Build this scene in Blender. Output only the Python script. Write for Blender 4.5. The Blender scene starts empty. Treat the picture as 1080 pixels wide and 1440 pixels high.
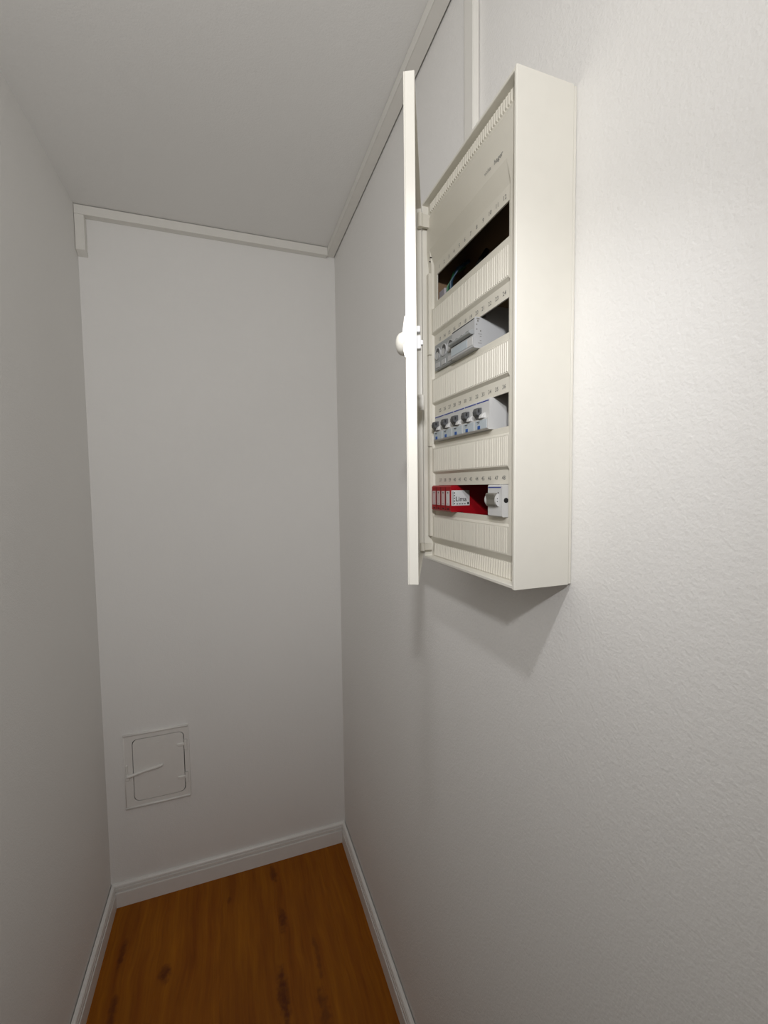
import bpy, bmesh, math, random
from mathutils import Vector, Matrix

random.seed(7)
scene = bpy.context.scene
COL = scene.collection

# ------------------------------------------------------------------ camera
cam_d = bpy.data.cameras.new('camera')
cam_d.sensor_fit = 'VERTICAL'
cam_d.sensor_height = 36.0
cam_d.lens = 612.2 * 36.0 / 1440.0
cam_d.clip_start = 0.01
cam = bpy.data.objects.new('camera', cam_d)
COL.objects.link(cam)
_r = Vector((0.94226, -0.33466, -0.01277)).normalized()
_f = Vector((0.33340, 0.94095, -0.05885)).normalized()
_u = _r.cross(_f).normalized()
_r = _f.cross(_u).normalized()
cam.matrix_world = Matrix(((_r.x, _u.x, -_f.x, -0.4382),
                           (_r.y, _u.y, -_f.y, -1.8090),
                           (_r.z, _u.z, -_f.z, 1.5658),
                           (0, 0, 0, 1)))
scene.camera = cam

# ------------------------------------------------------------------ world, lights, exposure
world = bpy.data.worlds.new('world')
scene.world = world
world.use_nodes = True
world.node_tree.nodes['Background'].inputs[0].default_value = (0.9, 0.95, 1.0, 1)
world.node_tree.nodes['Background'].inputs[1].default_value = 0.02


def point_light(name, loc, power, radius, col):
    d = bpy.data.lights.new(name, 'POINT')
    d.energy = power
    d.shadow_soft_size = radius
    d.color = col
    o = bpy.data.objects.new(name, d)
    o.location = loc
    COL.objects.link(o)
    return o


def spot_light(name, loc, target, power, radius, cone, col):
    d = bpy.data.lights.new(name, 'SPOT')
    d.energy = power
    d.shadow_soft_size = radius
    d.spot_size = math.radians(cone)
    d.spot_blend = 1.0
    d.color = col
    o = bpy.data.objects.new(name, d)
    o.location = loc
    o.rotation_euler = (Vector(target) - Vector(loc)).to_track_quat('-Z', 'Y').to_euler()
    COL.objects.link(o)
    return o


spot_light('near_spot_head', (-0.37, -1.60, 1.94), (-0.05, -1.09, 1.17), 4.6, 0.016, 112.0, (1.0, 1.0, 1.02))
spot_light('far_spot_head', (-0.61, -2.17, 2.00), (-0.67, 0.0, 1.97), 31.5, 0.030, 135.0, (1.01, 1.0, 1.005))

vs = scene.view_settings
vs.view_transform = 'Standard'
vs.look = 'None'
vs.exposure = 0.0
vs.gamma = 1.0
vs.use_curve_mapping = False


# ------------------------------------------------------------------ materials
def new_mat(name):
    m = bpy.data.materials.new(name)
    m.use_nodes = True
    nt = m.node_tree
    return m, nt, nt.nodes['Principled BSDF']


def plain(name, col, rough=0.5, metal=0.0, spec=0.5, bump=0.0, bscale=300.0):
    m, nt, b = new_mat(name)
    tc = nt.nodes.new('ShaderNodeTexCoord')
    n = nt.nodes.new('ShaderNodeTexNoise')
    n.inputs['Scale'].default_value = 35.0
    n.inputs['Detail'].default_value = 4.0
    nt.links.new(tc.outputs['Object'], n.inputs['Vector'])
    mx = nt.nodes.new('ShaderNodeMix')
    mx.data_type = 'RGBA'
    mx.inputs['A'].default_value = tuple(c * 0.97 for c in col) + (1,)
    mx.inputs['B'].default_value = tuple(min(1, c * 1.03) for c in col) + (1,)
    nt.links.new(n.outputs['Fac'], mx.inputs['Factor'])
    nt.links.new(mx.outputs['Result'], b.inputs['Base Color'])
    b.inputs['Roughness'].default_value = rough
    b.inputs['Metallic'].default_value = metal
    b.inputs['Specular IOR Level'].default_value = spec
    if bump > 0:
        n2 = nt.nodes.new('ShaderNodeTexNoise')
        n2.inputs['Scale'].default_value = bscale
        n2.inputs['Detail'].default_value = 3.0
        nt.links.new(tc.outputs['Object'], n2.inputs['Vector'])
        bp = nt.nodes.new('ShaderNodeBump')
        bp.inputs['Strength'].default_value = bump
        bp.inputs['Distance'].default_value = 0.001
        nt.links.new(n2.outputs['Fac'], bp.inputs['Height'])
        nt.links.new(bp.outputs['Normal'], b.inputs['Normal'])
    return m


def wall_mat(name, col, relief, fine=240.0):
    """matt emulsion over rolled, slightly rough plaster"""
    m, nt, b = new_mat(name)
    tc = nt.nodes.new('ShaderNodeTexCoord')
    geo = nt.nodes.new('ShaderNodeNewGeometry')
    big = nt.nodes.new('ShaderNodeTexNoise')
    big.inputs['Scale'].default_value = 2.2
    big.inputs['Detail'].default_value = 5.0
    nt.links.new(geo.outputs['Position'], big.inputs['Vector'])
    mx = nt.nodes.new('ShaderNodeMix')
    mx.data_type = 'RGBA'
    mx.inputs['A'].default_value = tuple(c * 0.965 for c in col) + (1,)
    mx.inputs['B'].default_value = tuple(min(1, c * 1.02) for c in col) + (1,)
    nt.links.new(big.outputs['Fac'], mx.inputs['Factor'])
    nt.links.new(mx.outputs['Result'], b.inputs['Base Color'])
    b.inputs['Roughness'].default_value = 0.72
    b.inputs['Specular IOR Level'].default_value = 0.25
    n1 = nt.nodes.new('ShaderNodeTexNoise')
    n1.inputs['Scale'].default_value = fine
    n1.inputs['Detail'].default_value = 2.0
    n1.inputs['Roughness'].default_value = 0.55
    nt.links.new(geo.outputs['Position'], n1.inputs['Vector'])
    n2 = nt.nodes.new('ShaderNodeTexNoise')
    n2.inputs['Scale'].default_value = 60.0
    n2.inputs['Detail'].default_value = 3.0
    nt.links.new(geo.outputs['Position'], n2.inputs['Vector'])
    ad = nt.nodes.new('ShaderNodeMath')
    ad.operation = 'MULTIPLY_ADD'
    ad.inputs[1].default_value = 0.8
    nt.links.new(n2.outputs['Fac'], ad.inputs[0])
    nt.links.new(n1.outputs['Fac'], ad.inputs[2])
    bp = nt.nodes.new('ShaderNodeBump')
    bp.inputs['Strength'].default_value = relief
    bp.inputs['Distance'].default_value = 0.0016
    nt.links.new(ad.outputs[0], bp.inputs['Height'])
    nt.links.new(bp.outputs['Normal'], b.inputs['Normal'])
    return m


# knots of the laminate print: x, y, half width, half length, strength
KNOTS = [(-0.306, -0.270, 0.012, 0.045, 0.9), (-0.324, -0.070, 0.014, 0.040, 0.75),
         (-0.489, -0.127, 0.008, 0.014, 0.55), (-0.687, -0.316, 0.016, 0.030, 0.9),
         (-0.327, -0.520, 0.017, 0.085, 0.95), (-0.213, -0.430, 0.007, 0.075, 0.55),
         (-0.221, -0.600, 0.014, 0.075, 0.65), (-0.822, -0.380, 0.010, 0.045, 0.85),
         (-0.826, -0.205, 0.009, 0.045, 0.85), (-0.60, -0.86, 0.015, 0.05, 0.7),
         (-0.45, -1.20, 0.014, 0.06, 0.8), (-0.20, -1.45, 0.012, 0.05, 0.7)]


def floor_mat():
    m, nt, b = new_mat('laminate_oak_print')
    N, L = nt.nodes, nt.links
    geo = N.new('ShaderNodeNewGeometry')
    oi = N.new('ShaderNodeObjectInfo')
    # gentle sideways wander of the grain
    wn = N.new('ShaderNodeTexNoise')
    wn.inputs['Scale'].default_value = 4.0
    wn.inputs['Detail'].default_value = 2.0
    L.new(geo.outputs['Position'], wn.inputs['Vector'])
    wsub = N.new('ShaderNodeVectorMath')
    wsub.operation = 'SUBTRACT'
    wsub.inputs[1].default_value = (0.5, 0.5, 0.5)
    L.new(wn.outputs['Color'], wsub.inputs[0])
    wsc = N.new('ShaderNodeVectorMath')
    wsc.operation = 'MULTIPLY'
    wsc.inputs[1].default_value = (0.05, 0.05, 0.0)
    L.new(wsub.outputs[0], wsc.inputs[0])
    pos = N.new('ShaderNodeVectorMath')
    pos.operation = 'ADD'
    L.new(geo.outputs['Position'], pos.inputs[0])
    L.new(wsc.outputs[0], pos.inputs[1])

    def grain(sx, sy, detail):
        mp = N.new('ShaderNodeMapping')
        mp.inputs['Scale'].default_value = (sx, sy, 1)
        L.new(pos.outputs[0], mp.inputs['Vector'])
        n = N.new('ShaderNodeTexNoise')
        n.inputs['Scale'].default_value = 1.0
        n.inputs['Detail'].default_value = detail
        n.inputs['Roughness'].default_value = 0.6
        L.new(mp.outputs[0], n.inputs['Vector'])
        return n
    g1 = grain(26, 2.2, 6)
    g2 = grain(150, 6, 4)
    rp = N.new('ShaderNodeValToRGB')
    e = rp.color_ramp.elements
    e[0].position = 0.30
    e[0].color = (0.235, 0.062, 0.0012, 1)
    e[1].position = 0.70
    e[1].color = (0.385, 0.128, 0.0030, 1)
    L.new(g1.outputs['Fac'], rp.inputs['Fac'])
    fine = N.new('ShaderNodeMapRange')
    fine.inputs['From Min'].default_value = 0.3
    fine.inputs['From Max'].default_value = 0.7
    fine.inputs['To Min'].default_value = 0.86
    fine.inputs['To Max'].default_value = 1.10
    L.new(g2.outputs['Fac'], fine.inputs['Value'])
    c1 = N.new('ShaderNodeVectorMath')
    c1.operation = 'SCALE'
    L.new(rp.outputs['Color'], c1.inputs[0])
    L.new(fine.outputs[0], c1.inputs['Scale'])
    # knots
    acc = None
    sep = N.new('ShaderNodeSeparateXYZ')
    L.new(pos.outputs[0], sep.inputs[0])
    sep2 = N.new('ShaderNodeSeparateXYZ')
    kn = N.new('ShaderNodeTexNoise')
    kn.inputs['Scale'].default_value = 45.0
    kn.inputs['Detail'].default_value = 3.0
    L.new(geo.outputs['Position'], kn.inputs['Vector'])
    for (kx, ky, rx, ry, st) in KNOTS:
        dx = N.new('ShaderNodeMath'); dx.operation = 'SUBTRACT'; dx.inputs[1].default_value = kx
        dy = N.new('ShaderNodeMath'); dy.operation = 'SUBTRACT'; dy.inputs[1].default_value = ky
        L.new(sep.outputs['X'], dx.inputs[0]); L.new(sep.outputs['Y'], dy.inputs[0])
        ax = N.new('ShaderNodeMath'); ax.operation = 'DIVIDE'; ax.inputs[1].default_value = rx * 1.3
        ay = N.new('ShaderNodeMath'); ay.operation = 'DIVIDE'; ay.inputs[1].default_value = ry * 1.25
        L.new(dx.outputs[0], ax.inputs[0]); L.new(dy.outputs[0], ay.inputs[0])
        hy = N.new('ShaderNodeMath'); hy.operation = 'MULTIPLY'
        L.new(ay.outputs[0], hy.inputs[0]); L.new(ay.outputs[0], hy.inputs[1])
        rr = N.new('ShaderNodeMath'); rr.operation = 'MULTIPLY_ADD'
        L.new(ax.outputs[0], rr.inputs[0]); L.new(ax.outputs[0], rr.inputs[1]); L.new(hy.outputs[0], rr.inputs[2])
        nz = N.new('ShaderNodeMath'); nz.operation = 'MULTIPLY_ADD'
        nz.inputs[1].default_value = 2.2
        L.new(kn.outputs['Fac'], nz.inputs[0]); L.new(rr.outputs[0], nz.inputs[2])
        mr = N.new('ShaderNodeMapRange')
        mr.interpolation_type = 'SMOOTHSTEP'
        mr.inputs['From Min'].default_value = 0.9
        mr.inputs['From Max'].default_value = 2.3
        mr.inputs['To Min'].default_value = st
        mr.inputs['To Max'].default_value = 0.0
        L.new(nz.outputs[0], mr.inputs['Value'])
        if acc is None:
            acc = mr.outputs[0]
        else:
            mxm = N.new('ShaderNodeMath'); mxm.operation = 'MAXIMUM'
            L.new(acc, mxm.inputs[0]); L.new(mr.outputs[0], mxm.inputs[1])
            acc = mxm.outputs[0]
    mx = N.new('ShaderNodeMix')
    mx.data_type = 'RGBA'
    L.new(acc, mx.inputs['Factor'])
    L.new(c1.outputs[0], mx.inputs['A'])
    mx.inputs['B'].default_value = (0.110, 0.024, 0.003, 1)
    # small board to board difference
    br = N.new('ShaderNodeMapRange')
    br.inputs['To Min'].default_value = 0.95
    br.inputs['To Max'].default_value = 1.04
    L.new(oi.outputs['Random'], br.inputs['Value'])
    c2 = N.new('ShaderNodeVectorMath'); c2.operation = 'SCALE'
    L.new(mx.outputs['Result'], c2.inputs[0]); L.new(br.outputs[0], c2.inputs['Scale'])
    L.new(c2.outputs[0], b.inputs['Base Color'])
    b.inputs['Roughness'].default_value = 0.5
    b.inputs['Specular IOR Level'].default_value = 0.22
    return m


M = {}
M['wall'] = wall_mat('wall_emulsion', (0.896, 0.882, 0.852), 0.35)
M['wall_rough'] = wall_mat('wall_emulsion_rough', (0.896, 0.882, 0.852), 0.46, 210.0)
M['ceiling'] = wall_mat('ceiling_emulsion', (0.892, 0.882, 0.854), 0.3)
M['floor'] = floor_mat()
M['gloss'] = plain('baseboard_white', (0.86, 0.845, 0.81), 0.38)
M['trunk'] = plain('trunking_pvc', (0.84, 0.82, 0.765), 0.45)
M['cab'] = plain('cabinet_cream_steel', (0.80, 0.775, 0.70), 0.36, bump=0.05, bscale=900)
M['cover'] = plain('cover_cream_plastic', (0.71, 0.68, 0.595), 0.42)
M['hatch'] = plain('hatch_painted', (0.86, 0.84, 0.80), 0.5, bump=0.25, bscale=160)
M['inner'] = plain('raw_brown_board', (0.22, 0.14, 0.078), 0.8)
M['gap_shade'] = plain('hatch_gap_shade', (0.03, 0.026, 0.022), 0.9)  # near-black colour standing in for shade in the hatch gap
M['rail'] = plain('zinc_rail', (0.48, 0.47, 0.45), 0.35, metal=0.8)
M['grey'] = plain('device_grey', (0.50, 0.505, 0.51), 0.45)
M['grey2'] = plain('device_mid_grey', (0.36, 0.375, 0.38), 0.45)
M['lightgrey'] = plain('device_light_grey', (0.62, 0.62, 0.61), 0.45)
M['toggle'] = plain('toggle_dark_grey', (0.085, 0.088, 0.092), 0.4)
M['toggle2'] = plain('toggle_warm_grey', (0.19, 0.18, 0.155), 0.45)
M['window'] = plain('label_window_pale_blue', (0.50, 0.56, 0.60), 0.3)
M['blue'] = plain('print_blue', (0.02, 0.045, 0.30), 0.5)
M['blue2'] = plain('print_royal_blue', (0.025, 0.10, 0.36), 0.45)
M['black'] = plain('print_black', (0.012, 0.012, 0.014), 0.5)
M['ink'] = plain('print_grey_ink', (0.22, 0.215, 0.20), 0.6)
M['red'] = plain('arrester_red', (0.33, 0.002, 0.008), 0.4)
M['label'] = plain('label_white', (0.70, 0.70, 0.70), 0.5)
M['labelpink'] = plain('label_window_pinkish', (0.62, 0.50, 0.50), 0.4)
M['green'] = plain('cable_green', (0.02, 0.13, 0.05), 0.4)
M['cblue'] = plain('cable_blue', (0.02, 0.06, 0.11), 0.4)
M['cblack'] = plain('cable_black', (0.012, 0.012, 0.012), 0.4)
M['mauve'] = plain('terminal_pale_grey', (0.50, 0.47, 0.50), 0.5)


# ------------------------------------------------------------------ helpers
WORG = {}      # world origin of every object made here (no rotations or scales are used)


def base_of(bm):
    xs = [v.co for v in bm.verts]
    mn = Vector((min(c.x for c in xs), min(c.y for c in xs), min(c.z for c in xs)))
    mx = Vector((max(c.x for c in xs), max(c.y for c in xs), max(c.z for c in xs)))
    return Vector(((mn.x + mx.x) / 2, (mn.y + mx.y) / 2, mn.z))


def tag(o, label=None, cat=None, group=None, kind=None):
    if label: o['label'] = label
    if cat: o['category'] = cat
    if group: o['group'] = group
    if kind: o['kind'] = kind
    return o


def obj(name, bm, mat, parent=None, smooth=False):
    org = base_of(bm)
    bmesh.ops.translate(bm, verts=bm.verts, vec=-org)
    bmesh.ops.recalc_face_normals(bm, faces=bm.faces)
    me = bpy.data.meshes.new(name)
    bm.to_mesh(me)
    bm.free()
    if smooth:
        for pl in me.polygons:
            pl.use_smooth = True
    me.materials.append(M[mat])
    o = bpy.data.objects.new(name, me)
    COL.objects.link(o)
    WORG[o] = org
    if parent is not None:
        o.parent = parent
        o.location = org - WORG[parent]
    else:
        o.location = org
    return o


def empty(name, loc):
    o = bpy.data.objects.new(name, None)
    o.empty_display_size = 0.05
    COL.objects.link(o)
    o.location = loc
    WORG[o] = Vector(loc)
    return o


def bx(bm, a, b, bev=0.0, seg=1):
    """axis aligned box between corners a and b added to bm"""
    lo = [min(a[i], b[i]) for i in range(3)]
    hi = [max(a[i], b[i]) for i in range(3)]
    vs_ = [bm.verts.new((x, y, z)) for x in (lo[0], hi[0]) for y in (lo[1], hi[1]) for z in (lo[2], hi[2])]
    idx = [(0, 1, 3, 2), (4, 6, 7, 5), (0, 4, 5, 1), (2, 3, 7, 6), (0, 2, 6, 4), (1, 5, 7, 3)]
    fs = [bm.faces.new([vs_[i] for i in f]) for f in idx]
    if bev > 0:
        es = list({e for f in fs for e in f.edges})
        bmesh.ops.bevel(bm, geom=es, offset=bev, segments=seg, affect='EDGES', profile=0.5)
    return bm


def box(a, b, bev=0.0, seg=1):
    return bx(bmesh.new(), a, b, bev, seg)


def prism(bm, pts, fn, t0, t1):
    """extrude polygon pts (u, v) between t0 and t1; fn(u, v, t) -> world point"""
    a = [bm.verts.new(fn(u, v, t0)) for u, v in pts]
    b = [bm.verts.new(fn(u, v, t1)) for u, v in pts]
    n = len(pts)
    bm.faces.new(a)
    bm.faces.new(list(reversed(b)))
    for i in range(n):
        bm.faces.new([a[i], b[i], b[(i + 1) % n], a[(i + 1) % n]])
    return bm


def along_y(u, v, t): return (u, t, v)       # u = x, v = z, extruded along y
def along_x(u, v, t): return (t, u, v)       # u = y, v = z, extruded along x
def along_z(u, v, t): return (u, v, t)


def rrect(u0, v0, u1, v1, r, n=5):
    pts = []
    for cx, cy, a0 in ((u1 - r, v1 - r, 0), (u0 + r, v1 - r, 90), (u0 + r, v0 + r, 180), (u1 - r, v0 + r, 270)):
        for k in range(n + 1):
            a = math.radians(a0 + 90 * k / n)
            pts.append((cx + r * math.cos(a), cy + r * math.sin(a)))
    return pts


def circ(cu, cv, r, n=24, a0=0.0, a1=360.0):
    full = abs(a1 - a0) >= 359.9
    k = n if full else n + 1
    return [(cu + r * math.cos(math.radians(a0 + (a1 - a0) * i / n)),
             cv + r * math.sin(math.radians(a0 + (a1 - a0) * i / n))) for i in range(k)]


def tube(bm, pts, r, n=8):
    pts = [Vector(p) for p in pts]
    rings = []
    for i, p in enumerate(pts):
        d = (pts[min(i + 1, len(pts) - 1)] - pts[max(i - 1, 0)]).normalized()
        ref = Vector((0, 0, 1)) if abs(d.z) < 0.9 else Vector((1, 0, 0))
        a = d.cross(ref).normalized()
        b = d.cross(a).normalized()
        rings.append([bm.verts.new(p + a * r * math.cos(2 * math.pi * k / n) + b * r * math.sin(2 * math.pi * k / n))
                      for k in range(n)])
    for i in range(len(rings) - 1):
        for k in range(n):
            bm.faces.new([rings[i][k], rings[i][(k + 1) % n], rings[i + 1][(k + 1) % n], rings[i + 1][k]])
    bm.faces.new(rings[0])
    bm.faces.new(list(reversed(rings[-1])))
    return bm


def text_into(bm, s, size, fn, bold=0.0, align='CENTER'):
    """flat print: glyph outlines of s mapped through fn(u, v) -> world point, u to the reader's right, v up"""
    cu = bpy.data.curves.new('t', 'FONT')
    cu.body = s
    cu.size = size
    cu.align_x = align
    cu.align_y = 'CENTER'
    cu.offset = bold
    cu.resolution_u = 2
    to = bpy.data.objects.new('t', cu)
    COL.objects.link(to)
    dg = bpy.context.evaluated_depsgraph_get()
    me = bpy.data.meshes.new_from_object(to.evaluated_get(dg))
    vmap = [bm.verts.new(fn(v.co.x, v.co.y)) for v in me.vertices]
    for pl in me.polygons:
        try:
            bm.faces.new([vmap[i] for i in pl.vertices])
        except ValueError:
            pass
    bpy.data.objects.remove(to)
    bpy.data.curves.remove(cu)
    bpy.data.meshes.remove(me)
    return bm


# ------------------------------------------------------------------ the closet shell
W, H = 0.9030, 2.5310
YF = -2.65                       # inner face of the wall behind the camera
T = 0.10


def struct(name, bm, mat, label, cat):
    o = obj(name, bm, mat)
    return tag(o, label, cat, kind='structure')


struct('wall_right', box((0, YF - T, -T), (T, T, H + T)), 'wall_rough',
       'white rough-plastered right wall behind the fuse board', 'wall')
bm = bmesh.new()
FX0, FX1, FZ0, FZ1 = -0.8115, -0.6345, 0.3900, 0.6305      # recess added behind the hatch door to darken its gap
ga = [bm.verts.new((x, 0, z)) for z in (-T, FZ0, FZ1, H + T) for x in (-W, FX0, FX1, 0)]
for r_ in range(3):
    for c_ in range(3):
        if not (r_ == 1 and c_ == 1):
            bm.faces.new([ga[r_ * 4 + c_], ga[r_ * 4 + c_ + 1], ga[r_ * 4 + c_ + 5], ga[r_ * 4 + c_ + 4]])
gb = [bm.verts.new((x, T, z)) for z in (-T, H + T) for x in (-W, 0)]
bm.faces.new([gb[0], gb[1], gb[3], gb[2]])
bm.faces.new([ga[0], ga[1], ga[2], ga[3], gb[1], gb[0]])
bm.faces.new([ga[12], ga[13], ga[14], ga[15], gb[3], gb[2]])
bm.faces.new([ga[0], ga[4], ga[8], ga[12], gb[2], gb[0]])
bm.faces.new([ga[3], ga[7], ga[11], ga[15], gb[3], gb[1]])
hole_f = [ga[5], ga[6], ga[10], ga[9]]
hole_b = [bm.verts.new((v.co.x, 0.09, v.co.z)) for v in hole_f]
for k in range(4):
    bm.faces.new([hole_f[k], hole_f[(k + 1) % 4], hole_b[(k + 1) % 4], hole_b[k]])
bm.faces.new(hole_b)
wb = struct('wall_back', bm, 'wall',
            'white narrow end wall with the small metal hatch', 'wall')
bm = bmesh.new()
bx(bm, (FX0 + 0.0005, 0.002, FZ0 + 0.0005), (FX0 + 0.004, 0.0885, FZ1 - 0.0005))
bx(bm, (FX1 - 0.004, 0.002, FZ0 + 0.0005), (FX1 - 0.0005, 0.0885, FZ1 - 0.0005))
bx(bm, (FX0 + 0.004, 0.002, FZ0 + 0.0005), (FX1 - 0.004, 0.0885, FZ0 + 0.004))
bx(bm, (FX0 + 0.004, 0.002, FZ1 - 0.004), (FX1 - 0.004, 0.0885, FZ1 - 0.0005))
bx(bm, (FX0 + 0.004, 0.085, FZ0 + 0.004), (FX1 - 0.004, 0.0885, FZ1 - 0.004))
obj('gap_shade_lining', bm, 'gap_shade', wb)  # added lining, coloured dark so the gap round the hatch door looks shaded
struct('wall_left', box((-W - T, YF - T, -T), (-W, T, H + T)), 'wall',
       'plain white left wall facing the fuse board', 'wall')
bm = bmesh.new()
bx(bm, (-W, YF - T, 0), (-0.80, YF, H))
bx(bm, (-0.10, YF - T, 0), (0, YF, H))
bx(bm, (-0.80, YF - T, 2.05), (-0.10, YF, H))
struct('wall_front', bm, 'wall', 'white wall with the closet door behind the viewer', 'wall')
d1 = struct('door_1', box((-0.796, YF - 0.045, 0.004), (-0.104, YF - 0.005, 2.046), 0.002), 'gloss',
            'white closet door in the wall behind the viewer', 'door')
bm = bmesh.new()
tube(bm, [(-0.16, YF - 0.006, 1.02), (-0.16, YF + 0.045, 1.02), (-0.18, YF + 0.05, 1.02), (-0.28, YF + 0.05, 1.02)], 0.009, 10)
obj('door_handle', bm, 'rail', d1, True)
bm = bmesh.new()
bx(bm, (-W, YF - T, H), (0, 0, H + T))
struct('ceiling', bm, 'ceiling', 'white painted ceiling of the closet', 'ceiling')

# floor: screed slab carrying laminate boards that run away from the viewer
M['screed'] = plain('screed', (0.2, 0.19, 0.18), 0.9)
fl = struct('floor', box((-W, YF - T, -T), (0, 0, -0.008)), 'screed',
            'orange-brown oak laminate floor of the closet', 'floor')
PW, GAP = 0.193, 0.00008
xs0 = -0.130
edges = [-W]
x = xs0 - PW * 6
while x < -W + 0.02:
    x += PW
while x < -0.02:
    edges.append(x)
    x += PW
edges.append(0.0)
for i in range(len(edges) - 1):
    cuts = [0.0, [-1.05, -1.62, -0.95, -1.40, -1.15, -0.9][i % 6], YF - T]
    for j in range(len(cuts) - 1):
        obj('plank', box((edges[i] + GAP, cuts[j + 1] + GAP, -0.008), (edges[i + 1] - GAP, cuts[j] - GAP, 0.0)),
            'floor', fl)

# baseboards with a moulded top
SKH = 0.086
PROF = [(0, 0), (.0150, 0), (.0150, .0545), (.0140, .0565), (.0085, .0572), (.0085, .0612), (.0130, .0620), (.0128, .0700),
        (.0080, .0710), (.0080, .0748), (.0122, .0758), (.0115, .0815), (.0085, .0850), (.0050, .0860), (0, .0860)]


def base_run(name, p0, along, out, length, off, label, m0=True, m1=True, parent=None):
    """profile run from p0 along a direction; out points into the room; ends mitred by their depth"""
    p0, along, out = Vector(p0), Vector(along), Vector(out)
    bm = bmesh.new()
    a, b = [], []
    for d, z in PROF:
        dd = d + off
        a.append(bm.verts.new(p0 + out * dd + along * (dd if m0 else 0) + Vector((0, 0, z))))
        b.append(bm.verts.new(p0 + out * dd + along * (length - (dd if m1 else 0)) + Vector((0, 0, z))))
    n = len(PROF)
    bm.faces.new(a)
    bm.faces.new(list(reversed(b)))
    for i in range(n):
        bm.faces.new([a[i], b[i], b[(i + 1) % n], a[(i + 1) % n]])
    o = obj(name, bm, 'gloss', parent)
    if parent is None:
        tag(o, label, 'baseboard', kind='structure')
    return o


base_run('baseboard_back', (-W, 0, 0.0003), (1, 0, 0), (0, -1, 0), W, 0.0004,
         'white moulded baseboard along the short end wall')
JY = 0.505
br = base_run('baseboard_right', (0, 0, 0.0003), (0, -1, 0), (-1, 0, 0), JY, 0.0036,
              'white moulded baseboard below the fuse board wall', True, False)
base_run('baseboard_length', (0, -JY - 0.0012, 0.0003), (0, -1, 0), (-1, 0, 0), -YF - JY - 0.002, 0.0032,
         '', False, False, br)
base_run('baseboard_left', (-W, 0, 0.0003), (0, -1, 0), (1, 0, 0), -YF - 0.001, 0.0034,
         'white moulded baseboard along the left wall', True, False)


# ------------------------------------------------------------------ cable trunking
def trunking(label, a, b, axis, lidside, extra=None):
    """square-edged PVC trunking between corners a and b: a channel and a snap-on cover on its room side"""
    lo = [min(a[i], b[i]) for i in range(3)]
    hi = [max(a[i], b[i]) for i in range(3)]
    c = ((lo[0] + hi[0]) / 2, (lo[1] + hi[1]) / 2, lo[2])
    root = tag(empty('cable_trunking', c), label, 'trunking')
    ax, sgn = lidside
    t = 0.0022
    clo, chi = list(lo), list(hi)
    llo, lhi = list(lo), list(hi)
    if sgn < 0:
        clo[ax] += t; lhi[ax] = lo[ax] + t - 0.0002
    else:
        chi[ax] -= t; llo[ax] = hi[ax] - t + 0.0002
    for k in range(3):
        if k != ax and k != axis:
            clo[k] += 0.0006; chi[k] -= 0.0006
    obj('channel', box(clo, chi, 0.0006), 'trunk', root)
    obj('cover_strip', box(llo, lhi, 0.0009, 2), 'trunk', root)
    return root


BD, BH = 0.0293, 0.0326
trunking('horizontal white trunking along the ceiling line of the end wall',
         (-W + 0.001, -BD, H - 0.0022), (-0.0345, -0.0006, H - BH), 0, (1, -1))
st = trunking('short vertical stub of white trunking in the upper left corner',
              (-W + 0.0012, -BD, H - BH - 0.0004), (-0.8735, -0.0006, 2.384), 2, (1, -1))
bm = bmesh.new()
prism(bm, [(-BD - 0.0006, 2.3838), (-0.0008, 2.3838), (-0.0008, 2.3700), (-0.0100, 2.3735), (-BD - 0.0006, 2.3815)],
      lambda u, v, t: (t, u, v), -W + 0.0010, -0.8730)
obj('end_cap', bm, 'trunk', st)
trunking('long white trunking along the ceiling above the fuse board wall',
         (-0.0343, -0.0006, H - 0.0008), (-0.0036, YF + 0.001, H - 0.0255), 1, (0, -1))
trunking('thin vertical white trunking dropping to the top of the fuse board',
         (-0.0150, -1.0775, 2.0774), (-0.0016, -1.1066, H - 0.0264), 2, (0, -1))


# ------------------------------------------------------------------ metal hatch on the end wall
HX_0, HX_1, HZ_0, HZ_1 = -0.842, -0.617, 0.367, 0.654
hatch = tag(empty('access_hatch', (-0.73, -0.004, HZ_0)),
            'small painted metal inspection hatch low on the end wall', 'hatch')
DX0, DX1, DZ0, DZ1 = -0.8095, -0.6365, 0.3920, 0.6285
# frame plate with a rounded hole: ring of quads between the outer rectangle and the hole
bm = bmesh.new()


def ring_plate(bm, outer, inner, y_front, y_back):
    of_ = [bm.verts.new((u, y_front, v)) for u, v in outer]
    inf = [bm.verts.new((u, y_front, v)) for u, v in inner]
    ob_ = [bm.verts.new((u, y_back, v)) for u, v in outer]
    inb = [bm.verts.new((u, y_back, v)) for u, v in inner]
    n = len(outer)
    for i in range(n):
        j = (i + 1) % n
        bm.faces.new([of_[i], of_[j], inf[j], inf[i]])
        bm.faces.new([ob_[j], ob_[i], inb[i], inb[j]])
        bm.faces.new([of_[j], of_[i], ob_[i], ob_[j]])
        bm.faces.new([inf[i], inf[j], inb[j], inb[i]])


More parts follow.
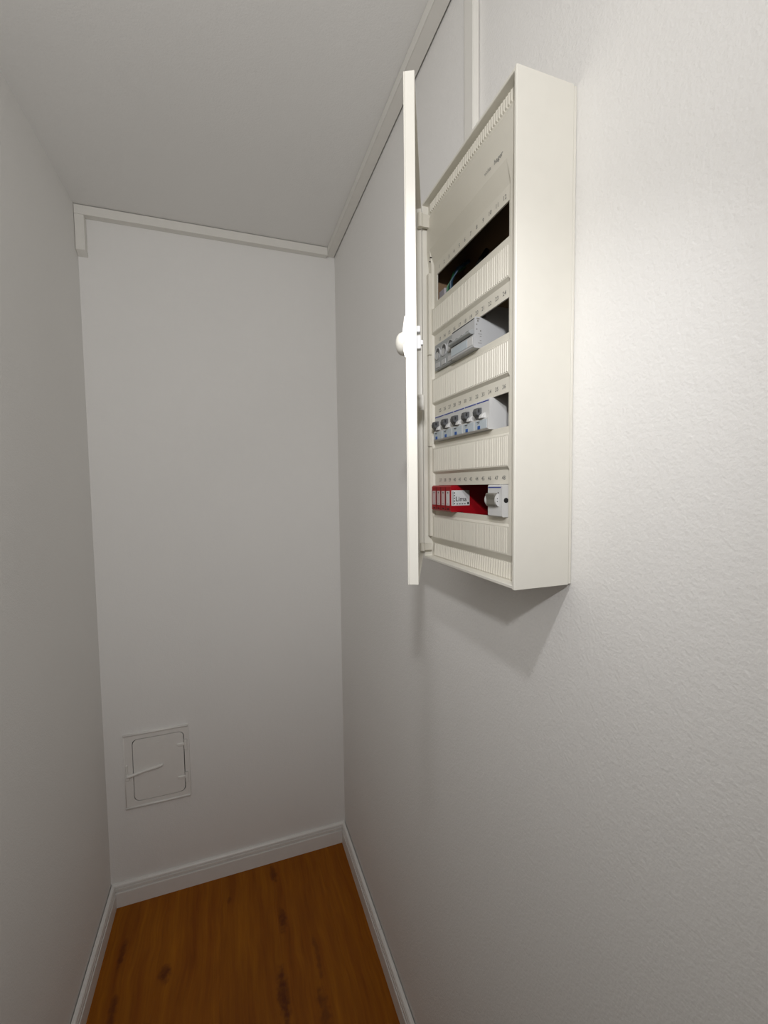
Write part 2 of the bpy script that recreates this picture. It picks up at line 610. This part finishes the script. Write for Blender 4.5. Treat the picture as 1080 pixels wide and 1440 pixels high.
ring_plate(bm, rrect(HX_0, HZ_0, HX_1, HZ_1, 0.004, 6), rrect(DX0 - 0.0026, DZ0 - 0.0026, DX1 + 0.0026, DZ1 + 0.0026, 0.019, 6),
           -0.0060, -0.0002)
fr = obj('frame', bm, 'hatch', hatch)
bm = bmesh.new()
tube(bm, [(HX_0 + 0.002, -0.0062, HZ_1 - 0.003), (HX_1 - 0.002, -0.0062, HZ_1 - 0.003)], 0.0045, 8)
obj('upper_bead', bm, 'hatch', fr, True)
bm = bmesh.new()
tube(bm, [(HX_0 + 0.002, -0.0062, HZ_0 + 0.003), (HX_1 - 0.002, -0.0062, HZ_0 + 0.003)], 0.0040, 8)
obj('lower_bead', bm, 'hatch', fr, True)
bm = bmesh.new()
tube(bm, [(HX_0 + 0.003, -0.0035, HZ_0 + 0.004), (HX_0 + 0.003, -0.0035, HZ_1 - 0.004)], 0.0030, 8)
obj('side_bead', bm, 'hatch', fr, True)
bm = bmesh.new()
tube(bm, [(HX_1 - 0.002, -0.0030, HZ_0 + 0.004), (HX_1 - 0.002, -0.0030, HZ_1 - 0.004)], 0.0026, 8)
obj('side_bead', bm, 'hatch', fr, True)
bm = bmesh.new()
prism(bm, rrect(DX0, DZ0, DX1, DZ1, 0.018, 6), lambda u, v, t: (u, t, v), -0.0065, -0.0004)
es = [e for e in bm.edges if all(abs(v.co.y + 0.0065) < 1e-6 for v in e.verts)]
bmesh.ops.bevel(bm, geom=es, offset=0.0012, segments=2, affect='EDGES')
dr = obj('door', bm, 'hatch', hatch)
bm = bmesh.new()
tube(bm, [(-0.8330, -0.0115, 0.4985), (-0.8250, -0.0120, 0.4950), (-0.8080, -0.0115, 0.4985), (-0.77, -0.0105, 0.5060),
          (-0.7300, -0.0100, 0.5105), (-0.7160, -0.0100, 0.5140), (-0.7120, -0.0090, 0.5180)], 0.0054, 8)
bx(bm, (-0.7230, -0.0100, 0.5080), (-0.7090, -0.0060, 0.5200), 0.002)
obj('lever', bm, 'hatch', dr, True)
bm = bmesh.new()
bx(bm, (-0.8375, -0.0140, 0.4800), (-0.8225, -0.0040, 0.4945), 0.003)
bx(bm, (-0.8365, -0.0120, 0.4960), (-0.8290, -0.0040, 0.5400), 0.003)
obj('latch_keeper', bm, 'hatch', hatch)
for hz in (0.5790, 0.4480):
    bm = bmesh.new()
    tube(bm, [(-0.6290, -0.0080, hz - 0.020), (-0.6290, -0.0080, hz + 0.018)], 0.0058, 8)
    bx(bm, (-0.6600, -0.0105, hz - 0.0050), (-0.6260, -0.0055, hz + 0.0060), 0.0015)
    bx(bm, (-0.6340, -0.0100, hz + 0.0080), (-0.6230, -0.0040, hz + 0.0180), 0.0015)
    bx(bm, (-0.6340, -0.0100, hz - 0.0200), (-0.6230, -0.0040, hz - 0.0110), 0.0015)
    obj('hinge', bm, 'hatch', hatch, False)
for rz in (0.6005, 0.4265):
    bm = bmesh.new()
    prism(bm, circ(-0.7250, rz, 0.0050, 12), lambda u, v, t: (u, t, v), -0.0082, -0.0060)
    obj('rivet', bm, 'hatch', dr)

# ------------------------------------------------------------------ distribution board
YN, YFAR, ZB, ZT, DEP = -1.3384, -1.0580, 1.4287, 2.0762, 0.0931
t = 0.005
board = tag(empty('distribution_board', (0, (YN + YFAR) / 2, ZB)),
            'cream metal fuse board with open door mounted high on the right wall', 'fuse board')
obj('back_plate', box((-0.0050, YN + 0.0006, ZB + 0.0006), (-0.0006, YFAR - 0.0006, ZT - 0.0006), 0.0005), 'cab', board)
obj('liner', box((-0.0085, YN + 0.006, ZB + 0.006), (-0.0055, YFAR - 0.006, ZT - 0.006)), 'inner', board)
XB = -0.0062
obj('liner', box((-0.0680, YFAR - 0.0064, ZB + 0.0060), (-0.0088, YFAR - 0.0053, ZT - 0.0060)), 'inner', board)
obj('liner', box((-0.0680, YN + 0.0053, ZB + 0.0060), (-0.0088, YN + 0.0064, ZT - 0.0060)), 'inner', board)


def side_plate(y_out, y_in, name='side_panel'):
    bm = bmesh.new()
    s = 1 if y_in > y_out else -1
    pts = [(XB, y_out), (-DEP + 0.0012, y_out), (-DEP, y_out + s * 0.0012), (-DEP, y_in - s * 0.0006),
           (-DEP + 0.0010, y_in), (XB, y_in)]
    prism(bm, pts, along_z, ZB, ZT)
    return obj(name, bm, 'cab', board)


side_plate(YN, YN + t)
side_plate(YFAR, YFAR - t)
for z_out, z_in, nm in ((ZT, ZT - t, 'top_panel'), (ZB, ZB + t, 'bottom_panel')):
    s = 1 if z_in > z_out else -1
    bm = bmesh.new()
    pts = [(XB, z_out), (-DEP + 0.0012, z_out), (-DEP, z_out + s * 0.0012), (-DEP, z_in - s * 0.0006),
           (-DEP + 0.0010, z_in), (XB, z_in)]
    prism(bm, pts, along_y, YN + t + 0.0001, YFAR - t - 0.0001)
    obj(nm, bm, 'cab', board)
bm = bmesh.new()
prism(bm, circ(YN + 0.020, ZT - 0.0125, 0.0022, 12), along_x, -0.0825, -0.0812)
obj('screw', bm, 'black', board)

# front cover: a moulded sheet with four sunk pockets, each with its opening
OY, OZ, OW, OH = -1.3022, 1.5206, 0.2135, 0.0460
OF = OY + OW
PP, PF = -0.0772, -0.0812          # pocket plane and outer plane of the cover
CY0, CY1 = YN + t + 0.0003, YFAR - t - 0.0003
ROWZ = [OZ + 0.125 * (3 - i) for i in range(4)]
ypts = [CY0, OY - 0.0075, OY - 0.0040, OY, OF, OF + 0.0110, OF + 0.0140, CY1]
zpts, flags = [], []


def zadd(z, x, kind): zpts.append((z, x, kind))


# from the bottom up: (z, depth in the pocket columns, is this level part of a pocket)
zadd(1.4337, -0.0775, 0)
zadd(1.4590, -0.0760, 0)
zadd(1.4695, PF, 0)
for i in (3, 2, 1, 0):
    zo = ROWZ[i]
    zadd(zo - 0.0120, PF, 0)
    zadd(zo - 0.0088, PP, 1)
    zadd(zo, PP, 1)
    zadd(zo + OH, PP, 1)
    if i > 0:
        zadd(zo + OH + 0.0205, PP, 1)
        zadd(zo + OH + 0.0245, PF, 0)
    else:
        zadd(zo + OH + 0.0205, PP, 1)
        zadd(1.9895, PF - 0.0035, 0)
zadd(2.0450, PF - 0.0035, 0)
zadd(2.0530, PF, 0)
zadd(2.0710, PF, 0)
bm = bmesh.new()
grid = []
for (z, x, k) in zpts:
    row = []
    for j, y in enumerate(ypts):
        inside = 2 <= j <= 5
        row.append(bm.verts.new((x if (inside or not k) else PF, y, z)))
    grid.append(row)
holes = []
for a in range(len(zpts) - 1):
    for j in range(len(ypts) - 1):
        isopen = j == 3 and any(abs(zpts[a][0] - zo) < 1e-6 for zo in ROWZ)
        if isopen:
            holes.append((grid[a][3], grid[a][4], grid[a + 1][4], grid[a + 1][3]))
            continue
        bm.faces.new([grid[a][j], grid[a][j + 1], grid[a + 1][j + 1], grid[a + 1][j]])
for q in holes:
    back = [bm.verts.new(v.co + Vector((0.0022, 0, 0))) for v in q]
    for k in range(4):
        bm.faces.new([q[k], q[(k + 1) % 4], back[(k + 1) % 4], back[k]])
# thickness round the outside
edge_loop = [grid[0][j] for j in range(len(ypts))] + [grid[a][-1] for a in range(1, len(zpts))] + \
            [grid[-1][j] for j in range(len(ypts) - 2, -1, -1)] + [grid[a][0] for a in range(len(zpts) - 2, 0, -1)]
back = [bm.verts.new(Vector((-0.0700, v.co.y, v.co.z))) for v in edge_loop]
for k in range(len(edge_loop)):
    bm.faces.new([edge_loop[k], edge_loop[(k + 1) % len(edge_loop)], back[(k + 1) % len(back)], back[k]])
cover = obj('front_cover', bm, 'cover', board)


def corrugated(name, z0, z1, y0, y1, x0, pitch, depth, x_at=None, duty=0.5):
    """vertical ribs standing proud of the cover by depth"""
    bm = bmesh.new()
    n = int((y1 - y0) / pitch)
    for k in range(n):
        ya = y0 + pitch * k + pitch * (1 - duty) / 2
        yb = ya + pitch * duty
        if x_at is None:
            xa = xb = x0
        else:
            xa, xb = x_at(z0), x_at(z1)
        pts = [(xa + 0.0004, ya, z0), (xa + 0.0004, yb, z0), (xb + 0.0004, yb, z1), (xb + 0.0004, ya, z1)]
        e = pitch * duty * 0.28
        pf = [(xa - depth, ya + e, z0 + depth), (xa - depth, yb - e, z0 + depth),
              (xb - depth, yb - e, z1 - depth), (xb - depth, ya + e, z1 - depth)]
        A = [bm.verts.new(p) for p in pts]
        B = [bm.verts.new(p) for p in pf]
        bm.faces.new(B)
        for q in range(4):
            bm.faces.new([A[q], A[(q + 1) % 4], B[(q + 1) % 4], B[q]])
    o = obj(name, bm, 'cover', cover)
    return tag(o, kind='stuff')


corrugated('vent_ribs', 2.0535, 2.0708, CY0 + 0.012, CY1 - 0.010, PF, 0.0055, 0.0024, duty=0.55)
corrugated('vent_ribs', 1.4350, 1.4585, CY0 + 0.006, CY1 - 0.006, PF, 0.0062, 0.0020,
           x_at=lambda z: -0.0775 + (z - 1.4337) / (1.4590 - 1.4337) * 0.0015, duty=0.5)
tops = [r + OH + 0.0245 for r in ROWZ]
for i in range(4):
    z_hi = ROWZ[i] - 0.0132
    z_lo = (tops[i + 1] + 0.0012) if i < 3 else 1.4707
    corrugated('fluting', z_lo, z_hi, OY - 0.004, OF + 0.0135, PF, 0.00875 / 2, 0.0007, duty=0.74)


def on_cover(yc, zc, x):
    return lambda u, v: (x, yc - u, zc + v)


for i in range(4):
    bm = bmesh.new()
    for k in range(12):
        yc = OY + 0.00175 + 0.0175 * (11 - k + 0.5)
        text_into(bm, str(12 * i + k + 1), 0.0084, on_cover(yc, ROWZ[i] + OH + 0.0088, PP - 0.00015), 0.00014)
    o = obj('number_row', bm, 'ink', cover)
bm = bmesh.new()
text_into(bm, 'hager', 0.0092, on_cover(-1.2880, 2.0025, PF - 0.0037), 0.00016)
obj('maker_mark', bm, 'ink', cover)
bm = bmesh.new()
text_into(bm, 'volta', 0.0080, on_cover(-1.2620, 2.0022, PF - 0.0037), 0.0)
obj('range_mark', bm, 'ink', cover)
# far upright strip of the cover, with its two seams, and two tiny screw dots
for za, zb_ in ((1.4712, 1.6375), (1.6385, 1.8040), (1.8050, 1.9500)):
    obj('edge_strip', box((PF - 0.0050, OF + 0.0150, za), (PF + 0.002, CY1 - 0.0003, zb_), 0.0009), 'cover', cover)
for dy, dz in ((-1.0760, 1.9760), (-1.0735, 1.9700)):
    bm = bmesh.new()
    prism(bm, circ(dy, dz, 0.0009, 8), along_x, PF - 0.0036, PF + 0.001)
    obj('dot', bm, 'black', cover)

# rails behind the cover
for i in range(4):
    zc = ROWZ[i] + OH / 2
    bm = bmesh.new()
    bx(bm, (-0.0165, CY0 + 0.012, zc - 0.0175), (-0.0150, CY1 - 0.012, zc + 0.0175))
    bx(bm, (-0.0155, CY0 + 0.012, zc - 0.0120), (-0.0086, CY1 - 0.012, zc + 0.0120))
    obj('mounting_rail', bm, 'rail', board)

# the open door: hinged on the far side, swung out towards the viewer
HG = Vector((-0.0950, -1.0625, 0))
FREE = Vector((-0.2116, -1.2996, 0))
DDIR = (FREE - HG).normalized()
DLEN = (FREE - HG).length
DOUT = Vector((DDIR.y, -DDIR.x, 0))            # outer face side (away from the openings)
if DOUT.y < 0:
    DOUT = -DOUT
DZ_0, DZ_1 = 1.4380, 2.0672


def dpt(a, o, z):
    p = HG + DDIR * a + DOUT * o
    return (p.x, p.y, z)


def dbox(bm, a0, a1, o0, o1, z0, z1, bev=0.0):
    start = len(bm.verts)
    vs_ = [bm.verts.new(dpt(a, o, z)) for a in (a0, a1) for o in (o0, o1) for z in (z0, z1)]
    idx = [(0, 1, 3, 2), (4, 6, 7, 5), (0, 4, 5, 1), (2, 3, 7, 6), (0, 2, 6, 4), (1, 5, 7, 3)]
    fs = [bm.faces.new([vs_[i] for i in f]) for f in idx]
    if bev > 0:
        es = list({e for f in fs for e in f.edges})
        bmesh.ops.bevel(bm, geom=es, offset=bev, segments=1, affect='EDGES')
    return bm


RD = 0.0137
door = obj('door', dbox(bmesh.new(), 0.0, DLEN, RD - 0.0016, RD, DZ_0, DZ_1, 0.0004), 'cab', board)
obj('free_edge', dbox(bmesh.new(), DLEN - 0.0016, DLEN, 0.0, RD - 0.0017, DZ_0, DZ_1, 0.0004), 'cab', door)
obj('hinge_edge', dbox(bmesh.new(), 0.0, 0.0016, 0.0, RD - 0.0017, DZ_0, DZ_1, 0.0004), 'cab', door)
obj('lower_edge', dbox(bmesh.new(), 0.0018, DLEN - 0.0018, 0.0, RD - 0.0017, DZ_0, DZ_0 + 0.0016, 0.0004), 'cab', door)
obj('upper_edge', dbox(bmesh.new(), 0.0018, DLEN - 0.0018, 0.0, RD - 0.0017, DZ_1 - 0.0016, DZ_1, 0.0004), 'cab', door)
# round turn knob with its tapered plate on the outer face
KA, KZ = DLEN - 0.020, 1.7500
bm = bmesh.new()
rings = []
for rr, oo in ((0.0150, 0.0), (0.0148, 0.0035), (0.0132, 0.0078), (0.0098, 0.0108), (0.0050, 0.0124), (0.0012, 0.0128)):
    rings.append([bm.verts.new(dpt(KA + rr * math.cos(2 * math.pi * k / 24), RD + 0.0016 + oo,
                                   KZ + rr * math.sin(2 * math.pi * k / 24))) for k in range(24)])
for i in range(len(rings) - 1):
    for k in range(24):
        bm.faces.new([rings[i][k], rings[i][(k + 1) % 24], rings[i + 1][(k + 1) % 24], rings[i + 1][k]])
bm.faces.new(rings[-1])
bm.faces.new(list(reversed(rings[0])))
obj('knob', bm, 'cab', door, True)
bm = bmesh.new()
prism(bm, [(RD + 0.0002, KZ - 0.0210), (RD + 0.0016, KZ - 0.0205), (RD + 0.0032, KZ - 0.0130), (RD + 0.0042, KZ + 0.0120),
           (RD + 0.0016, KZ + 0.0300), (RD + 0.0002, KZ + 0.0310)],
      lambda u, v, tt: dpt(tt, u, v), KA - 0.014, KA + 0.014)
obj('knob_plate', bm, 'cab', door)
bm = bmesh.new()
dbox(bm, KA - 0.004, KA + 0.006, -0.0050, RD - 0.0018, KZ - 0.0085, KZ + 0.0085, 0.0008)
dbox(bm, KA - 0.003, KA + 0.004, -0.0075, -0.0040, KZ - 0.0030, KZ + 0.0030, 0.0006)
obj('latch_block', bm, 'label', door)
obj('latch_tip', dbox(bmesh.new(), KA - 0.004, KA + 0.006, -0.0042, RD - 0.0018, KZ + 0.0125, KZ + 0.0205, 0.0008), 'label', door)
obj('clip', dbox(bmesh.new(), 0.0350, 0.0450, -0.0040, RD - 0.0018, 1.6980, 1.7260, 0.0012), 'cab', door)
for hz, hh in ((2.0400, 0.0240), (1.4520, 0.0140)):
    bm = bmesh.new()
    prism(bm, [(HG.x - 0.0060 + 0.0050 * math.cos(a), HG.y - 0.0080 + 0.0050 * math.sin(a))
               for a in [2 * math.pi * k / 12 for k in range(12)]], along_z, hz - hh / 2, hz + hh / 2)
    bx(bm, (HG.x - 0.006, HG.y - 0.0110, hz - hh / 2 + 0.001), (HG.x + 0.012, HG.y - 0.0060, hz + hh / 2 - 0.001))
    obj('hinge', bm, 'cover', door)


# ------------------------------------------------------------------ devices on the rails
def modY(m): return OY + 0.00175 + 0.0175 * m       # m modules from the near end of a row


def profile_body(m0, m1, xf, zo, mat, name, label, cat, group=None, lower=None, chamfer=0.0015):
    """modular device: 45 mm nose through the opening, taller housing behind"""
    z0, z1 = zo + 0.0005, zo + 0.0455
    xs = -0.0660
    pts = [(-0.0170, z0 - 0.019), (xs, z0 - 0.019), (xs, z0)]
    if lower is None:
        pts += [(xf + chamfer, z0), (xf, z0 + chamfer), (xf, z1 - chamfer), (xf + chamfer, z1)]
    else:
        zl, step = lower                     # lower part proud of the upper face by step
        pts += [(xf + chamfer, z0), (xf, z0 + chamfer), (xf, z0 + zl), (xf + step, z0 + zl + 0.0006),
                (xf + step, z1 - chamfer), (xf + step + chamfer, z1)]
    pts += [(xs, z1), (xs, z1 + 0.019), (-0.0170, z1 + 0.019)]
    ya, yb = modY(m0) + 0.00015, modY(m1) - 0.00015
    root = tag(empty(name, (-0.0170, (ya + yb) / 2, z0 - 0.019)), label, cat, group)
    bm = bmesh.new()
    prism(bm, pts, along_y, ya, yb)
    obj('housing', bm, mat, root)
    return root, ya, yb, z0, z1


def patch(root, name, mat, x, y0, y1, z0, z1, th=0.0003):
    return obj(name, box((x - th, y0, z0), (x, y1, z1)), mat, root)


# row 3: five two-module circuit breakers
order = ['grey circuit breaker nearest the open door, first of the five',
         'grey circuit breaker second from the open door in the third row',
         'grey circuit breaker in the middle of the row of five',
         'grey circuit breaker fourth from the open door in the third row',
         'grey circuit breaker farthest from the door, beside the empty gap']
zo = ROWZ[2]
for k in range(5):
    m0 = 10 - 2 * k
    xf = -0.0862
    root, ya, yb, z0, z1 = profile_body(m0, m0 + 2, xf, zo, 'lightgrey', 'circuit_breaker',
                                        order[k], 'circuit breaker', 'circuit breakers in the third row',
                                        lower=(0.0165, 0.0028))
    xu = xf + 0.0028
    patch(root, 'blue_line', 'blue', xu, ya + 0.0015, yb - 0.0010, z1 - 0.0042, z1 - 0.0028)
    w = patch(root, 'label_window', 'window', xf, ya + 0.0025, yb - 0.0012, z0 + 0.0022, z0 + 0.0150, 0.0005)
    bm = bmesh.new()
    bx(bm, (xf - 0.0006, yb - 0.0140, z0 + 0.0122), (xf - 0.0005, yb - 0.0060, z0 + 0.0134))
    bx(bm, (xf - 0.0006, yb - 0.0130, z0 + 0.0104), (xf - 0.0005, yb - 0.0075, z0 + 0.0110))
    obj('print', bm, 'black', w)
    patch(w, 'blue_square', 'blue2', xf - 0.0005, yb - 0.0155, yb - 0.0085, z0 + 0.0022, z0 + 0.0072)
    # round drum on the near part of the front, dark toggle rising from its far part
    zl = z0 + 0.0172
    tyb = yb - 0.0035
    tya = tyb - 0.0115
    bm = bmesh.new()
    prism(bm, [(xu + 0.0025 - 0.0088 * math.cos(math.radians(a_)), zl + 0.0086 * math.sin(math.radians(a_)))
               for a_ in range(0, 181, 12)], along_y, tya - 0.0095, tya - 0.0004)
    bmesh.ops.bevel(bm, geom=[e for e in bm.edges if abs(e.verts[0].co.y - e.verts[1].co.y) < 1e-6], offset=0.0008,
                    segments=1, affect='EDGES')
    obj('drum', bm, 'lightgrey', root)
    bm = bmesh.new()
    zt = zl + 0.0085
    prism(bm, [(xu, zl + 0.0002), (xu - 0.0040, zl + 0.0002), (xu - 0.0050, zl + 0.0045), (xu - 0.0086, zl + 0.0060),
               (xu - 0.0092, zl + 0.0105), (xu - 0.0072, zl + 0.0158), (xu, zl + 0.0165)], along_y, tya, tyb)
    bmesh.ops.bevel(bm, geom=list(bm.edges), offset=0.0005, segments=1, affect='EDGES')
    tg = obj('toggle', bm, 'toggle', root)
    bm = bmesh.new()
    bx(bm, (xu - 0.0068, tya - 0.0002, zl + 0.0090), (xu - 0.0040, tya + 0.0006, zl + 0.0138))
    obj('lock_hole_shade', bm, 'black', tg)  # black patch standing in for the shaded inside of the notch

# row 4, near end: main switch
zo = ROWZ[3]
xf = -0.0858
root, ya, yb, z0, z1 = profile_body(0, 2, xf, zo, 'lightgrey', 'main_switch',
                                    'light grey main switch with wide rocker at the end of the lowest row', 'switch')
patch(root, 'blue_line', 'blue', xf, ya + 0.0030, yb - 0.0010, z1 - 0.0045, z1 - 0.0032)
zc = z0 + 0.0235
yk0, yk1 = yb - 0.0270, yb - 0.0005
bm = bmesh.new()
prism(bm, [(xf, zc - 0.0080), (xf - 0.0030, zc - 0.0086), (xf - 0.0048, zc - 0.0060), (xf - 0.0042, zc + 0.0005),
           (xf - 0.0062, zc + 0.0082), (xf - 0.0045, zc + 0.0098), (xf, zc + 0.0098)], along_y, yk0 + 0.0030, yk1 - 0.0020)
bmesh.ops.bevel(bm, geom=list(bm.edges), offset=0.0005, segments=1, affect='EDGES')
obj('rocker', bm, 'toggle2', root)
for yy in (yk0, yk1 - 0.0015):
    bm = bmesh.new()
    prism(bm, [(xf + 0.0052 - 0.0108 * math.cos(math.radians(a_)), zc + 0.0108 * math.sin(math.radians(a_)))
               for a_ in range(-60, 61, 8)], along_y, yy, yy + 0.0026)
    ck = obj('cheek', bm, 'lightgrey', root)
    if yy == yk0:
        for q in (0.0022, -0.0020):
            bm = bmesh.new()
            prism(bm, circ(xf - 0.0025, zc + q, 0.0007, 8), along_y, yy - 0.0002, yy + 0.0004)
            obj('mark', bm, 'black', ck)
bm = bmesh.new()
prism(bm, circ(-0.0795, z0 + 0.0232, 0.0036, 16), along_y, ya - 0.0002, ya + 0.0010)
obj('screw_hole_shade', bm, 'black', root)  # flat black disc, the dark inside of the hole put into colour
patch(root, 'arrow_mark', 'black', xf, ya + 0.0080, ya + 0.0102, zc + 0.0088, zc + 0.0110)

# row 4, far end: red four-pole surge arrester
xf = -0.0905
root, ya, yb, z0, z1 = profile_body(8, 12, xf, zo, 'red', 'surge_arrester',
                                    'bright red four-pole surge arrester with white labels in the lowest row', 'surge arrester',
                                    chamfer=0.0025)
for k in range(4):
    y1 = yb - 0.0175 * k - 0.0032
    w = patch(root, 'label_strip', 'labelpink' if k < 3 else 'label', xf, y1 - 0.0112, y1, z0 + 0.0110, z0 + 0.0355, 0.0004)
    bm = bmesh.new()
    bx(bm, (xf - 0.0006, y1 - 0.0080, z0 + 0.0312), (xf - 0.0004, y1 - 0.0040, z0 + 0.0338))
    bx(bm, (xf - 0.0006, y1 - 0.0085, z0 + 0.0130), (xf - 0.0004, y1 - 0.0035, z0 + 0.0137))
    obj('print', bm, 'ink', w)
    if k < 3:
        obj('pole_joint', box((xf - 0.0002, yb - 0.0175 * (k + 1) - 0.0004, z0 + 0.003), (xf, yb - 0.0175 * (k + 1) + 0.0004, z1 - 0.003)),
            'black', root)
    obj('foot_mark', box((xf - 0.0003, y1 - 0.0085, z0 + 0.0040), (xf, y1 - 0.0030, z0 + 0.0062)), 'black', root)
# side label facing the empty part of the row
sl = obj('side_label', box((-0.0885, ya - 0.0004, z0 + 0.0108), (-0.0540, ya, z0 + 0.0365)), 'label', root)


def on_side(xc, zc): return lambda u, v: (xc + u, ya - 0.0006, zc + v)


bm = bmesh.new()
text_into(bm, 'Lima', 0.0112, on_side(-0.0705, z0 + 0.0215), 0.00012)
obj('side_print', bm, 'black', sl)
bm = bmesh.new()
bx(bm, (-0.0862, ya - 0.0006, z0 + 0.0120), (-0.0852, ya - 0.0004, z0 + 0.0345))
for q in range(5):
    bx(bm, (-0.0838, ya - 0.0006, z0 + 0.0130 + q * 0.0045), (-0.0820, ya - 0.0004, z0 + 0.0152 + q * 0.0045))
for q in range(4):
    bx(bm, (-0.0790 + q * 0.0048, ya - 0.0006, z0 + 0.0128), (-0.0762 + q * 0.0048, ya - 0.0004, z0 + 0.0142))
bx(bm, (-0.0585, ya - 0.0006, z0 + 0.0125), (-0.0555, ya - 0.0004, z0 + 0.0165))
obj('side_print', bm, 'black', sl)

# row 2, far end: fuse block with three round holders
zo = ROWZ[1]
xf = -0.0830
root, ya, yb, z0, z1 = profile_body(8, 12, xf, zo, 'grey2', 'fuse_block',
                                    'grey fuse block with three round holders nearest the door in the second row', 'fuse block')
pw = (yb - ya) / 3
for k in range(3):
    yc = yb - pw * (k + 0.5)
    zc = z0 + 0.0275
    bm = bmesh.new()
    # raised round collar
    n = 24
    ro, ri, px = 0.0106, 0.0090, xf - 0.0014
    def ringv(r, x): return [bm.verts.new((x, yc + r * math.cos(2 * math.pi * q / n), zc + r * math.sin(2 * math.pi * q / n))) for q in range(n)]
    A, B, C, D = ringv(ro, xf + 0.0002), ringv(ro * 0.97, px), ringv(ri, px), ringv(ri * 0.97, xf - 0.0003)
    for P, Q in ((A, B), (B, C), (C, D)):
        for q in range(n):
            bm.faces.new([P[q], P[(q + 1) % n], Q[(q + 1) % n], Q[q]])
    hd = obj('holder', bm, 'grey', root)
    bm = bmesh.new()
    prism(bm, circ(yc, zc, ri * 0.97, 20), along_x, xf - 0.0004, xf - 0.0001)
    obj('socket_shade', bm, 'toggle', hd)  # flat dark disc painting the shaded depth of the holder
    bm = bmesh.new()
    prism(bm, circ(yc + 0.0022, zc - 0.0026, ri * 0.66, 18), along_x, xf - 0.0010, xf - 0.0004)
    obj('fuse_cap', bm, 'grey', hd)
    bm = bmesh.new()
    bx(bm, (xf - 0.0012, yc - 0.0075, z0 + 0.0030), (xf, yc + 0.0075, z0 + 0.0120), 0.0006)
    obj('foot', bm, 'grey', root)

# row 2: four-module residual current device with a wide lever
xf = -0.0885
root, ya, yb, z0, z1 = profile_body(4, 8, xf, zo, 'grey', 'residual_current_device',
                                    'grey residual current device with a wide dark lever in the second row', 'breaker',
                                    lower=(0.0185, 0.0022))
xu = xf + 0.0022
bm = bmesh.new()
prism(bm, [(xu, z0 + 0.0200), (xu - 0.0045, z0 + 0.0192), (xu - 0.0085, z0 + 0.0212), (xu - 0.0090, z0 + 0.0240),
           (xu - 0.0035, z0 + 0.0270), (xu, z0 + 0.0275)], along_y, ya + 0.0010, yb - 0.0015)
bmesh.ops.bevel(bm, geom=list(bm.edges), offset=0.0005, segments=1, affect='EDGES')
lv = obj('lever', bm, 'grey2', root)
bm = bmesh.new()
for q in range(4):
    yq = ya + 0.008 + q * 0.0155
    prism(bm, [(xu - 0.0080, z0 + 0.0243), (xu - 0.0042, z0 + 0.0264), (xu - 0.0042, z0 + 0.0272), (xu - 0.0080, z0 + 0.0251)],
          along_y, yq, yq + 0.0050)
obj('lever_marks', bm, 'black', lv)
bm = bmesh.new()
for q in range(4):
    yq = ya + 0.0165 + q * 0.0150
    prism(bm, [(xu - 0.0082, z0 + 0.0242), (xu - 0.0042, z0 + 0.0264), (xu - 0.0042, z0 + 0.0270), (xu - 0.0082, z0 + 0.0248)],
          along_y, yq, yq + 0.0060)
obj('lever_marks', bm, 'label', lv)
patch(root, 'label_window', 'window', xf, ya + 0.0180, yb - 0.0020, z0 + 0.0045, z0 + 0.0165, 0.0005)
patch(root, 'label_window', 'lightgrey', xf, ya + 0.0020, ya + 0.0165, z0 + 0.0045, z0 + 0.0165, 0.0005)
obj('top_shade_line', box((xu - 0.0003, ya + 0.001, z1 - 0.0030), (xu, yb - 0.001, z1 - 0.0018)), 'black', root)  # black strip painted for the shadow gap along the top edge
bm = bmesh.new()
for (dx, dz, wx, wz) in ((.0035, .0415, .0050, .0022), (.0045, .0378, .0022, .0030), (.0030, .0330, .0016, .0022),
                         (.0030, .0262, .0018, .0018), (.0095, .0238, .0018, .0024), (.0060, .0200, .0065, .0006),
                         (.0090, .0165, .0028, .0008), (.0090, .0105, .0028, .0008), (.0060, .0070, .0065, .0006)):
    bx(bm, (xf + 0.002 + dx, ya - 0.0002, z0 + dz), (xf + 0.002 + dx + wx, ya, z0 + dz + wz))
obj('side_print', bm, 'ink', root)

# wiring seen through the empty openings
bm = bmesh.new()
bx(bm, (-0.0610, -1.0865, ROWZ[0] - 0.030), (-0.0420, -1.0650, ROWZ[0] + 0.0270), 0.001)
tag(obj('terminal_block', bm, 'mauve'), 'pale grey terminal block behind the corner of the empty top row', 'terminal')


def cable(label, mat, pts, r=0.0032):
    bm = bmesh.new()
    tube(bm, pts, r, 8)
    return tag(obj('cable', bm, mat, None, True), label, 'cable')


z1r = ROWZ[0]
cable('green cable beside the pale terminal block in the top row', 'green',
      [(-0.058, -1.0950, z1r - 0.050), (-0.060, -1.0955, z1r - 0.010), (-0.060, -1.0985, z1r + 0.022), (-0.050, -1.1020, z1r + 0.046), (-0.030, -1.1060, z1r + 0.060)])
cable('dark blue cable next to the green one in the top row', 'cblue',
      [(-0.058, -1.1070, z1r - 0.050), (-0.060, -1.1075, z1r - 0.010), (-0.060, -1.1110, z1r + 0.026), (-0.050, -1.1150, z1r + 0.048), (-0.030, -1.1200, z1r + 0.062)])
cable('black cable behind the middle of the empty top row', 'cblack',
      [(-0.044, modY(8.6), z1r - 0.050), (-0.046, modY(8.5), z1r + 0.005), (-0.040, modY(8.1), z1r + 0.030), (-0.024, modY(7.6), z1r + 0.058)], 0.0045)
z2r = ROWZ[1]
cable('black cable arching behind the empty end of the second row', 'cblack',
      [(-0.030, modY(0.4), z2r - 0.040), (-0.046, modY(0.7), z2r + 0.010), (-0.046, modY(1.6), z2r + 0.044), (-0.030, modY(2.4), z2r + 0.070)], 0.0040)
